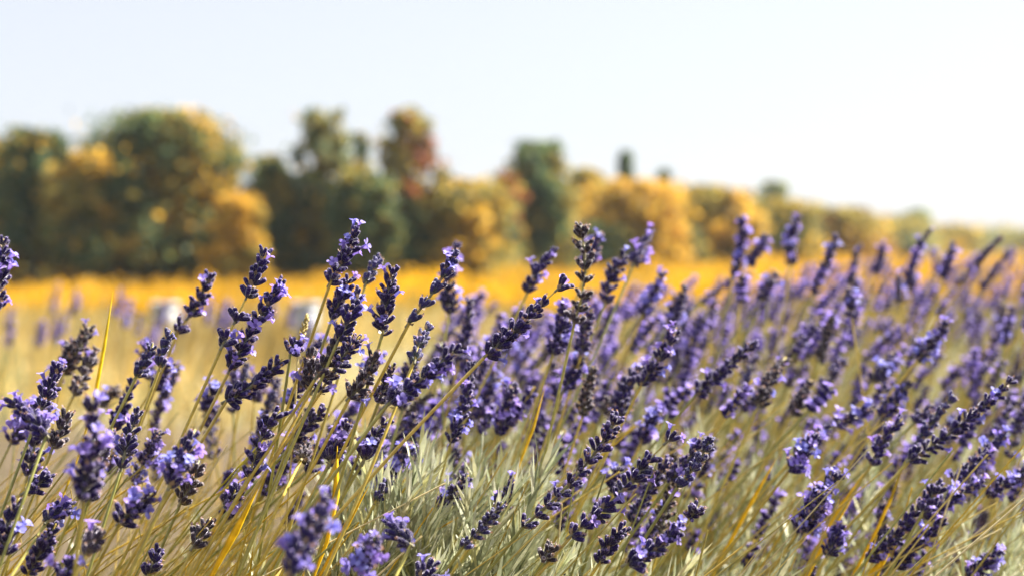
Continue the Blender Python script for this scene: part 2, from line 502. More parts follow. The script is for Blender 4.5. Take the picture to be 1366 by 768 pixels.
def goldenrod():
    g = np.random.default_rng(8)
    V = []; F = []; C = []; nv = 0
    x, y, px = wedge(g, 13000, 14, 118, -220, 1560, 0.8)
    start = np.interp(px, [-200, 500, 800, 1000, 1500], [21, 20, 17, 15, 14])
    end = np.interp(px, [-200, 600, 850, 1000, 1150, 1300, 1500], [76, 78, 96, 118, 118, 118, 118])
    ok = (y > start * g.uniform(0.94, 1.1, len(y))) & (y < end)
    x, y = x[ok], y[ok]
    gz = ground_z(x, y)
    K = g.normal(size=(6, 2)) * .8; ph = g.uniform(0, 6.28, 6)
    nz = sum(np.sin(K[k, 0] * x + K[k, 1] * y * .5 + ph[k]) for k in range(6)) / 2.2
    for i in range(len(x)):
        if nz[i] < -.4 and g.uniform() < .8: continue            # gaps of dry weeds
        h = (1 + .22 * nz[i]) * np.interp(y[i], [14, 25, 32, 60], [0.58, 0.68, 0.82, 0.95]) * g.uniform(0.78, 1.12)
        sc = (y[i] / 30) ** 0.6
        m = 13
        # plume flakes in the top third, leaves below
        t = g.uniform(0, 1, m)
        rad = 0.11 * (1 - t * 0.7) * sc
        an = g.uniform(0, 6.283, m)
        lx, ly = g.normal(0, 0.05, 2)
        P = np.stack([x[i] + lx + rad * np.cos(an), y[i] + ly + rad * np.sin(an), gz[i] + h * (0.62 + 0.38 * t)], 1)
        c = np.array([(0.70, 0.39, 0.012), (0.58, 0.31, 0.012), (0.78, 0.46, 0.025)])[g.integers(0, 3, m)] * g.uniform(0.6, 1.12) * (1 + .12 * nz[i])
        k = 6
        t2 = g.uniform(0.1, 0.62, k); an = g.uniform(0, 6.283, k)
        P2 = np.stack([x[i] + 0.08 * np.cos(an), y[i] + 0.08 * np.sin(an), gz[i] + h * t2], 1)
        c2 = np.array([(0.22, 0.19, 0.045), (0.14, 0.15, 0.04), (0.36, 0.25, 0.05)])[g.integers(0, 3, k)]
        Pa = np.vstack([P, P2]); Ca = np.vstack([c, c2])
        s = np.concatenate([np.full(m, 0.045), np.full(k, 0.06)]) * sc
        v, f, cc = leaf_quads(Pa, s, Ca, g)
        V.append(v); F.append(f + nv); C.append(cc); nv += len(v)
    o = bpy.data.objects.new('goldenrod_field', mesh_np('goldenrod_field', np.vstack(V), np.vstack(F), [M_GOLD], colr=np.vstack(C)))
    tag(link(o), 'bright yellow goldenrod in bloom filling the field before the wood', 'goldenrod', kind='stuff')

goldenrod()

# ------------------------------------------------------------------ grass and straw
def blades(g, x, y, z, h, w, lean, colr, seg=3, droop=0.3):
    """curved tapering blades, all at once; lean (n,2) is the sideways travel of the tip"""
    n = len(x)
    side = np.stack([lean[:, 1], -lean[:, 0]], 1) + g.normal(0, 0.3, (n, 2)) + 1e-6
    side /= np.linalg.norm(side, axis=1)[:, None]
    VV = []
    for k in range(seg + 1):
        t = k / seg
        cx = x + lean[:, 0] * t ** (1 + droop); cy = y + lean[:, 1] * t ** (1 + droop); cz = z + h * t
        ww = w * (1 - 0.85 * t)
        VV.append(np.stack([cx - side[:, 0] * ww, cy - side[:, 1] * ww, cz], 1))
        VV.append(np.stack([cx + side[:, 0] * ww, cy + side[:, 1] * ww, cz], 1))
    V = np.stack(VV, 1).reshape(-1, 3)
    s = 2 * (seg + 1)
    i = np.arange(n)[:, None] * s
    F = np.concatenate([i + [2 * k + a for a in tri] for k in range(seg) for tri in ((0, 1, 3), (0, 3, 2))], 0)
    return V, F, np.repeat(colr, s, 0)


STRAW = np.array([(0.66, 0.49, 0.19), (0.64, 0.43, 0.11), (0.72, 0.58, 0.30), (0.52, 0.38, 0.13), (0.26, 0.29, 0.15)])


def straw_grass():
    g = np.random.default_rng(21)
    x, y, px = wedge(g, 52000, 2.6, 34, -260, 1600, 0.9)
    lim = np.interp(px, [-200, 500, 800, 1000, 1500], [22, 21, 18, 16, 15])
    K = g.normal(size=(7, 2)) * 1.7; ph = g.uniform(0, 6.28, 7)
    nz = sum(np.sin(K[i, 0] * x + K[i, 1] * y * .8 + ph[i]) for i in range(7)) / 2.6
    edge = np.clip((y - 3.9 - .5 * nz) / 1.2, .04, 1)
    ok = (y < lim) & (g.uniform(0, 1, len(y)) < edge * np.clip(.4 + .6 * nz, .03, 1))
    x, y, nz = x[ok], y[ok], nz[ok]; n = len(x)
    z = ground_z(x, y)
    h = g.uniform(0.12, 0.34, n) * np.interp(y, [2, 8, 18], [0.9, 0.95, 0.75]) * np.clip(.85 + .3 * nz, .5, 1.4)
    for pp in (220, 408):                                          # trampled round the pails
        xx = (pp - 683) / FPX * y
        h = np.where((np.abs(x - xx) < .12 + .02 * y) & (y < 8.2) & (y > 4), h * .75, h)
    w = 0.0019 * np.sqrt(y) * g.uniform(0.7, 1.7, n)
    lean = np.stack([g.normal(0.06, 0.07, n), g.normal(0, 0.06, n)], 1)
    nz2 = np.sin(x * 1.3 + y * .9) + np.sin(x * .7 - y * 1.9)
    ci = np.where(nz2 + g.normal(0, 1, n) > 1.9, 4, g.integers(0, 4, n))
    V, F, C = blades(g, x, y, z, h, w, lean, STRAW[ci] * (g.uniform(0.7, 1.15, n) * np.clip(.85 + .28 * nz2, .4, 1.25))[:, None], 2)
    o = bpy.data.objects.new('straw_grass', mesh_np('straw_grass', V, F, [M_STRAW], colr=C))
    tag(link(o), 'pale dry straw grass between the lavender and the yellow field', 'grass', kind='stuff')

straw_grass()

# lavender bank: footprint of the hedge of bushes running off to the side
def bank_far(px):
    return np.interp(px, [-250, 60, 330, 620, 800, 1000, 1200, 1366, 1650], [1.0, 1.05, 1.3, 1.75, 2.2, 3.0, 4.0, 5.0, 6.0])


def bank_points(g, n, d0=0.72, px0=-260, px1=1640, power=1.0, dmax=9.0):
    px = g.uniform(px0, px1, n)
    f = np.minimum(bank_far(px), dmax)
    u = g.uniform(0, 1, n) ** power
    d = d0 * (f / d0) ** u
    return (px - 683) / FPX * d, d, px


def lavender_foliage():
    """felted silver-green shoots with narrow leaves"""
    g = np.random.default_rng(31)
    var = []
    for v in range(8):
        mb = MB()
        L = g.uniform(0.06, 0.10); ns = 9
        for k in range(ns):
            t = k / (ns - 1)
            for s in range(4):
                an = k * 0.8 + s * math.pi / 2 + g.normal(0, .25)
                op = R(g.uniform(22, 50) * (1 - 0.45 * t))
                ll = g.uniform(0.028, 0.048) * (1 - 0.45 * t); ww = 0.0013 * g.uniform(.8, 1.25)
                d = np.array([math.cos(an) * math.sin(op), math.sin(an) * math.sin(op), math.cos(op)])
                sd_ = np.array([-math.sin(an), math.cos(an), 0])
                b = np.array([0, 0, t * L])
                mid = b + d * ll * .55 + np.cross(sd_, d) * -0.001
                tip = b + d * ll + np.array([0, 0, ll * .12])
                nrm = np.cross(sd_, d) * ww * .6
                P = np.array([b - sd_ * ww * .5, b + sd_ * ww * .5, mid - sd_ * ww, mid + sd_ * ww, mid + nrm * 0, tip])
                c = np.array([(0.58, 0.60, 0.42), (0.48, 0.52, 0.35), (0.70, 0.70, 0.54), (0.48, 0.46, 0.22), (0.26, 0.29, 0.17), (0.62, 0.60, 0.38)])[g.integers(0, 6)]
                mb.add(P, [(0, 1, 3), (0, 3, 2), (2, 3, 5)], 0, c)
        var.append(mb.data())
    V = []; F = []; C = []; nv = 0
    x, y, px = bank_points(g, 4200, 0.76, power=0.9)
    # open gap with little foliage at the near end of the bank
    keep = (g.uniform(0, 1, len(x)) < np.interp(px, [-200, 150, 380, 470, 1366], [0.25, 0.3, 0.6, 1, 1]))
    x, y, px = x[keep], y[keep], px[keep]
    ns_ = np.sin(x * 7.1 + 1.0) * np.sin(y * 5.3 + .6) + .6 * np.sin(x * 15 + y * 11)
    keep = g.uniform(-.9, 1.1, len(x)) < ns_ + np.interp(px, [-200, 420, 640, 800, 1250, 1366], [-.2, .2, .3, -.3, -.3, 0])
    x, y, px = x[keep], y[keep], px[keep]
    ex = []
    for k in range(230):
        r_ = g.uniform()
        if r_ < .70: p_, yy, dd = g.uniform(425, 650), g.uniform(610, 775), g.uniform(.83, 1.02)
        elif r_ < .84: p_, yy, dd = g.uniform(650, 960), g.uniform(690, 790), g.uniform(.86, 1.05)
        else: p_, yy, dd = g.uniform(1180, 1420), g.uniform(660, 790), g.uniform(.95, 1.15)
        ex.append((*at(p_, yy, dd), p_))
    ex = np.array(ex)
    x = np.concatenate([x, ex[:, 0]]); y = np.concatenate([y, ex[:, 1]]); px = np.concatenate([px, ex[:, 3]])
    fixed = np.concatenate([np.zeros(len(x) - len(ex)), ex[:, 2]])
    for i in range(len(x)):
        v, f, _, c = var[g.integers(0, 8)]
        top = np.interp(px[i], [-200, 250, 450, 600, 900, 1366], [0.30, 0.32, 0.405, 0.42, 0.40, 0.41]) * g.uniform(0.55, 1.03)
        top -= 0.10 * max(0, 0.84 - y[i]) / 0.1
        if fixed[i]: top = fixed[i] + .02
        ln = g.normal(0.35, 0.28), g.normal(-0.05, 0.25)
        fr = frame((ln[0], ln[1], 1.0), (0, 1, 0), g.uniform(0, 6.28))
        s = g.uniform(0.8, 1.25)
        w = (v * s) @ fr.T + np.array([x[i], y[i], max(0.03, top - 0.12)])
        V.append(w); F.append(f + nv); nv += len(v)
        C.append(c * g.uniform(0.72, 1.15))
    o = bpy.data.objects.new('lavender_foliage', mesh_np('lavender_foliage', np.vstack(V), np.vstack(F), [M_LEAF], colr=np.vstack(C)))
    tag(link(o), 'silver green narrow lavender leaves at the foot of the flower stems', 'foliage', kind='stuff')

lavender_foliage()


def dry_stalks():
    g = np.random.default_rng(41)
    V = []; F = []; C = []; nv = 0
    x, y, px = bank_points(g, 2500, 0.72, power=0.9)
    pal = np.array([(0.68, 0.50, 0.12), (0.74, 0.57, 0.18), (0.54, 0.45, 0.12), (0.78, 0.53, 0.05), (0.36, 0.36, 0.12), (0.80, 0.68, 0.38)])
    for i in range(len(x)):
        h = g.uniform(0.20, 0.43) * (0.85 if y[i] < 0.8 else 1)
        sl = max(-0.1, g.normal(0.55, 0.28))
        p0 = np.array([x[i] - sl * h * .6, y[i], 0])
        p3 = p0 + np.array([sl * h, g.normal(0, 0.1) * h, h])
        P = bezier(p0, p0 + [0, 0, h * .4], p3 - np.array([sl * .5, 0, .35]) * h * .6, p3, 6)
        r = g.uniform(0.0005, 0.0010)
        v, f = tube(P, np.linspace(r, r * .6, 6), 4, False)
        V.append(v); F.append(f + nv); nv += len(v)
        C.append(np.tile(pal[g.integers(0, 6)] * g.uniform(.8, 1.1), (len(v), 1)))
    o = bpy.data.objects.new('dry_stalks', mesh_np('dry_stalks', np.vstack(V), np.vstack(F), [M_STALK], colr=np.vstack(C)))
    tag(link(o), 'thin straw yellow bare stalks leaning through the lavender bank', 'stalks', kind='stuff')
    # flat dry blades among them
    x, y, px = bank_points(g, 3600, 0.80, power=0.85)
    n = len(x)
    h = g.uniform(0.12, 0.36, n)
    lean = np.stack([g.normal(0.45, 0.3, n) * h, g.normal(0, 0.2, n) * h], 1)
    c = np.array([(0.62, 0.46, 0.15), (0.68, 0.44, 0.05), (0.70, 0.56, 0.26), (0.72, 0.48, 0.05), (0.12, 0.15, 0.08), (0.20, 0.22, 0.11)])[g.integers(0, 6, n)] * g.uniform(.8, 1.1, (n, 1))  # the dark green-grey blades stand in for shadow gaps in the bank
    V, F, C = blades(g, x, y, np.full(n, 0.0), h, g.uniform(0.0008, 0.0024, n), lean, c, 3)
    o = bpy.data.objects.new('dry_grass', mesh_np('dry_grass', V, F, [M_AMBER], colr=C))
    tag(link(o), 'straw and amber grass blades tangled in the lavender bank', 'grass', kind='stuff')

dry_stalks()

# ------------------------------------------------------------------ lavender pieces
def calyx_geo(sides=10, rings=7, wither=False, seed=0, bend=0.0):
    g = np.random.default_rng(seed)
    prof = [(0.0, 0.30), (0.10, 0.62), (0.30, 0.92), (0.55, 1.0), (0.78, 0.97), (0.93, 0.80), (1.0, 0.50)]
    L, W = 0.0072, 0.00148
    V = []; C = []
    for t, r in prof:
        for j in range(sides):
            a = 2 * math.pi * j / sides
            rr = W * r * (1.0 if j % 2 == 0 else 0.86)
            V.append((rr * math.cos(a) + bend * L * t * t, rr * math.sin(a), L * t))
            C.append((t, 0.5, 0))
    n = len(prof)
    F = []
    for i in range(n - 1):
        for j in range(sides):
            k = (j + 1) % sides
            p, q = i * sides + j, i * sides + k
            F += [(p, q, q + sides), (p, q + sides, p + sides)]
    o = (n - 1) * sides
    V.append((bend * L, 0, L * 0.985)); C.append((0.6, .5, 0)); c = len(V) - 1
    for j in range(sides): F.append((o + j, o + (j + 1) % sides, c))
    mb = MB()
    mb.add(V, F, 0, np.array(C))
    if wither:
        for s in range(3):
            b = np.array([bend * L, 0, L * .95]); a = g.uniform(0, 6.28)
            d = np.array([math.cos(a) * .6, math.sin(a) * .6, 1]) * g.uniform(.0013, .0024)
            sd_ = np.array([-math.sin(a), math.cos(a), .2]) * .0006
            mb.add([b - sd_ * .5, b + sd_ * .5, b + d * .6 + sd_, b + d + sd_ * .2, b + d * .7 - sd_],
                   [(0, 1, 2), (0, 2, 4), (4, 2, 3)], 1, np.array([(0.50, 0.30, 0.18), (0.66, 0.50, 0.40), (0.44, 0.30, 0.30)])[s])
    return mb


def fuzz(mb, seed, n=110):
    """short felt of pale hairs standing off the calyx"""
    g = np.random.default_rng(900 + seed)
    V, F, M_, C = mb.data()
    fi = np.where(M_ == 0)[0]
    tri = V[F[fi]]
    nr = np.cross(tri[:, 1] - tri[:, 0], tri[:, 2] - tri[:, 0])
    ar = np.linalg.norm(nr, axis=1); nr /= np.maximum(ar, 1e-12)[:, None]
    pick = g.choice(len(fi), n, p=ar / ar.sum())
    w = g.dirichlet((1, 1, 1), n)
    P = (tri[pick] * w[:, :, None]).sum(1)
    d = nr[pick] + g.normal(0, .35, (n, 3)) + [0, 0, .35]
    d /= np.linalg.norm(d, axis=1)[:, None]
    sd_ = np.cross(d, g.normal(size=(n, 3))); sd_ /= np.linalg.norm(sd_, axis=1)[:, None]
    L = g.uniform(.00035, .00085, n)[:, None]
    hw = .00005
    VV = np.stack([P - sd_ * hw - d * .00005, P + sd_ * hw - d * .00005, P + d * L], 1).reshape(-1, 3)
    mb.add(VV, np.arange(3 * n).reshape(-1, 3), 4, (.80, .76, .86))


def floret_geo(seed):
    """tube and two-lipped corolla with five rounded lobes"""
    g = np.random.default_rng(seed)
    mb = MB()
    tubec = (0.26, 0.20, 0.62)
    L = 0.0045
    P = np.array([[0, 0, 0], [0, 0, L * .5], [0.0002, 0, L]])
    mb.add(*tube(P, [0.0007, 0.0009, 0.0015], 7, False), 0, tubec)
    for k, (an, ll, ww) in enumerate(((R(62), .0036, .0017), (R(118), .0036, .0017), (R(205), .0029, .0014), (R(270), .0031, .0014), (R(335), .0029, .0014))):
        an += g.normal(0, .12)
        op = R(g.uniform(48, 82))
        rd = np.array([math.cos(an), math.sin(an), 0]); sd_ = np.array([-math.sin(an), math.cos(an), 0])
        b = np.array([0.0002, 0, L]) + rd * .0011
        d = rd * math.sin(op) + np.array([0, 0, math.cos(op)])
        cu = np.array([0, 0, -ll * .22])
        V = [b - sd_ * ww * .5, b + sd_ * ww * .5, b + d * ll * .45 + sd_ * ww * .95, b + d * ll * .8 + sd_ * ww * .75 + cu * .5,
             b + d * ll + cu, b + d * ll * .8 - sd_ * ww * .75 + cu * .5, b + d * ll * .45 - sd_ * ww * .95, b + d * ll * .5 - np.array([0, 0, ll * .12])]
        F = [(7, i, (i + 1) % 7) for i in range(7)]
        c = np.array([(0.34, 0.27, 0.80), (0.42, 0.36, 0.88), (0.28, 0.21, 0.70)])[g.integers(0, 3)]
        mb.add(V, F, 0, c)
    return mb


def bracts_geo(seed):
    """bit of square stem carrying two papery brown bracts"""
    g = np.random.default_rng(seed)
    mb = MB()
    mb.add(*tube(np.array([[0, 0, -.0040], [0, 0, 0], [0, 0, .0040]]), .0009, 4), 0, (0.26, 0.24, 0.15))
    for s in (0, 1):
        an = s * math.pi + g.normal(0, .3)
        rd = np.array([math.cos(an), math.sin(an), 0]); sd_ = np.array([-math.sin(an), math.cos(an), 0])
        b = rd * .0008 + [0, 0, -.001]
        V = [b, b + rd * .0018 + sd_ * .0016 + [0, 0, .0008], b + rd * .0018 - sd_ * .0016 + [0, 0, .0008], b + rd * .0034 + [0, 0, .0030]]
        mb.add(V, [(0, 1, 2), (1, 3, 2)], 0, (0.34, 0.25, 0.17))
    return mb


CAL_GEO = [calyx_geo(seed=i, wither=(i % 3 == 2), bend=[0, .06, .03, -.04, .1, .05][i]) for i in range(6)]
for _i, _c in enumerate(CAL_GEO): fuzz(_c, _i)
FLO_GEO = [floret_geo(i) for i in range(4)]
BRA_GEO = [bracts_geo(i) for i in range(3)]
FLO_MESH = [f.mesh('floret', [M_PETAL]) for f in FLO_GEO]
BRA_MESH = [b.mesh('whorl', [M_STALK]) for b in BRA_GEO]
CAL_MESH = {k: [c.mesh('calyx', [m, M_WITHER, M_PETAL, M_STALK, M_HAIR], True) for c in CAL_GEO] for k, m in CALYX.items() if k in 'dbs'}
for k in 'vm': CAL_MESH[k] = CAL_MESH['d']
FLORETS = {'d': 0.04, 'v': 0.26, 'm': 0.11, 'b': 0.02, 's': 0.02}


def whorl_layout(g, kind, openness, n, scale, bloom=1.0):
    """poses of one whorl's calyces and florets in the whorl's own frame: (what, variant, 4x4)"""
    res = []
    for j in range(n):
        an = 2 * math.pi * (j + g.uniform(-.28, .28)) / n
        op = R(openness + g.normal(0, 7))
        lift = g.uniform(-.0022, .0022)
        rd = np.array([math.cos(an), math.sin(an), 0])
        d = rd * math.sin(op) + np.array([0, 0, math.cos(op)])
        s = scale * g.uniform(.82, 1.14)
        fr = frame(d, (0, 0, 1), g.uniform(0, 6.28))
        m = np.eye(4); m[:3, :3] = fr * s; m[:3, 3] = rd * .0008 + [0, 0, lift]
        dry = (kind == 's')
        res.append(('c', int(g.choice(6, p=[.19, .18, .16, .18, .14, .15])) if not dry else int(g.choice(6, p=[.1, .1, .3, .1, .1, .3])), m))
        if g.uniform() < FLORETS[kind] * bloom:
            m2 = m.copy(); m2[:3, 3] = m[:3, 3] + d * .0060 * s
            res.append(('f', int(g.integers(0, 4)), m2))
    return res


def merge_layout(lay, kind, bract):
    mb = MB()
    V, F, M_, C = BRA_GEO[bract].data(); mb.add(V, F, 3, C)
    for what, vi, m in lay:
        V, F, M_, C = (CAL_GEO if what == 'c' else FLO_GEO)[vi].data()
        mb.add(V @ m[:3, :3].T + m[:3, 3], F, M_ if what == 'c' else M_ * 0 + 2, C)
    me = mb.mesh('whorl', [CALYX[kind], M_WITHER, M_PETAL, M_STALK, M_HAIR], True)
    return me

# pool of whole whorls for stems that stand out of focus
POOL = {}
_g = np.random.default_rng(77)
for k in 'dvmbs':
    for oi, opn in enumerate((24, 38, 50)):
        for v in range(4):
            POOL[k, oi, v] = merge_layout(whorl_layout(_g, k, opn, [6, 8, 9][oi], 1.0), k, v % 3)


def leaf_mesh(seed):
    """narrow folded stalk leaf, curling at the end"""
    g = np.random.default_rng(seed)
    V = []; F = []; n = 6; L = .026
    for i in range(n):
        t = i / (n - 1); w = .0013 * math.sin(math.pi * (.12 + .86 * t)) + .0001
        c = np.array([0, .004 * t * t * (seed - .6), L * t])
        V += [c + [-w, -w * .5, 0], c, c + [w, -w * .5, 0]]
    for i in range(n - 1):
        for a in (0, 1):
            p = i * 3 + a
            F += [(p, p + 1, p + 4), (p, p + 4, p + 3)]
    mb = MB(); mb.add(V, F, 0, [(0.46, 0.44, 0.24), (0.40, 0.43, 0.29), (0.62, 0.47, 0.12)][seed])
    return mb.mesh('leaf', [M_LEAF])

LEAF_MESH = [leaf_mesh(i) for i in range(3)]


STALKC = [(0.58, 0.47, 0.11), (0.66, 0.50, 0.10), (0.46, 0.42, 0.12), (0.72, 0.55, 0.14), (0.38, 0.38, 0.12)]


def stem_thing(tip, base, d0, kind, fd, ngap, detail, label, group, g, slope=None, size=1.0, bud=0.0):
    """one flowering stem: stalk rooted in the ground, whorls of calyces and open florets up to the tip"""
    tip = np.asarray(tip, float); base = np.asarray(base, float)
    ax = tip - base; L = np.linalg.norm(ax); u = ax / L
    if slope is None:
        slope = np.clip(u[0] / max(u[2], .3), -.6, 1.2)
    hgt = base[2]
    down = np.array([-slope, -u[1] / max(u[2], .4) * .4, -1.0]); down /= np.linalg.norm(down)
    root = base + np.array([-slope * hgt * .62, down[1] * hgt * .5, 0]); root[2] = 0
    kn = g.normal(0, .05, 3) * hgt
    P = bezier(root, root + kn + [0, 0, hgt * .38], base + down * hgt * .55 - kn * .3, base, 12)
    bow = np.cross(u, [0, 1, 0]) * g.normal(0, .05) * L
    def axis(t):
        return base + ax * t + bow * math.sin(math.pi * t)
    head = np.array([axis(t) for t in np.linspace(0.05, .97, 5)])
    if bud: head = np.vstack([head, base + ax * (bud + .02)])
    P = np.vstack([P, head])
    o = empty('lavender_stem', tuple(root))
    tag(o, label, 'lavender', group)
    rr = np.array([.00115] * 8 + [.00095] * 4 + [.0008, .0007, .0006, .0005, .0004] + ([.0004] if bud else [])) * size
    v, f = tube(P - root, rr, 4)
    mb = MB(); mb.add(v, f, 0, np.array(STALKC[g.integers(0, 5)]) * g.uniform(.85, 1.1))
    link(bpy.data.objects.new('stalk', mb.mesh('stalk', [M_STALK])), o)
    if detail or d0 < 1.15:
        for t_ in (g.uniform(.45, .6), g.uniform(.62, .8)):            # small leaves on the stalk
            k_ = int(t_ * 11)
            c = P[k_]; ta = P[k_ + 1] - P[k_]; ta /= np.linalg.norm(ta)
            fr = frame(ta, (0, 1, 0), g.uniform(0, 6.28))
            dd = ta * .85 + fr[:, 0] * .5
            q = bpy.data.objects.new('leaf', LEAF_MESH[g.integers(0, 3)])
            m = np.eye(4); m[:3, :3] = frame(dd, fr[:, 0]) * g.uniform(.7, 1.2); m[:3, 3] = c - root
            q.matrix_basis = Matrix(m); link(q, o)
    # whorl positions along the head
    ts = []
    Ld = L * fd
    nd = max(2, int(round(Ld / (0.0060 * size))))
    for i in range(nd):
        ts.append((1 - fd * (1 - i / (nd)) if fd < 1 else (i + .2) / (nd + .4), i / nd))
    for i in range(ngap):
        ts.append(((i + .0) / ngap * (1 - fd) if fd < 1 else 0, 0.0))
    if bud: ts.append((bud, .55))                                  # lone tuft past the tip
    for t, f_ in ts:
        c = axis(t) if t <= 1 else base + ax * t
        ta = axis(min(1, t + .05)) if t <= 1 else ax + 0 * bow
        ta = ta - (axis(max(0, t - .05)) if t <= 1 else 0); ta /= np.linalg.norm(ta)
        fr = frame(ta, (0, 1, 0), g.uniform(0, 6.28))
        opn = (46 - 24 * f_ if kind != 'b' else 28 - 10 * f_) + g.normal(0, 3)
        sc = size * (1.0 - .30 * f_ ** 2) * (0.86 if kind == 'b' else 1) * g.uniform(.85, 1.12)
        if detail:
            w = bpy.data.objects.new('whorl', BRA_MESH[g.integers(0, 3)])
            m = np.eye(4); m[:3, :3] = fr * sc; m[:3, 3] = c - root
            w.matrix_basis = Matrix(m); link(w, o)
            for what, vi, mm in whorl_layout(g, kind, opn, int(g.integers(6, 9)) if f_ < .8 else 5, 1.0, .7):
                q = bpy.data.objects.new('calyx' if what == 'c' else 'floret', CAL_MESH[kind][vi] if what == 'c' else FLO_MESH[vi])
                q.matrix_basis = Matrix(mm); link(q, w)
        else:
            oi = 0 if opn < 30 else (1 if opn < 43 else 2)
            w = bpy.data.objects.new('whorl', POOL[kind, oi, int(g.integers(0, 4))])
            m = np.eye(4); m[:3, :3] = fr * sc; m[:3, 3] = c - root
            w.matrix_basis = Matrix(m); link(w, o)
    return o

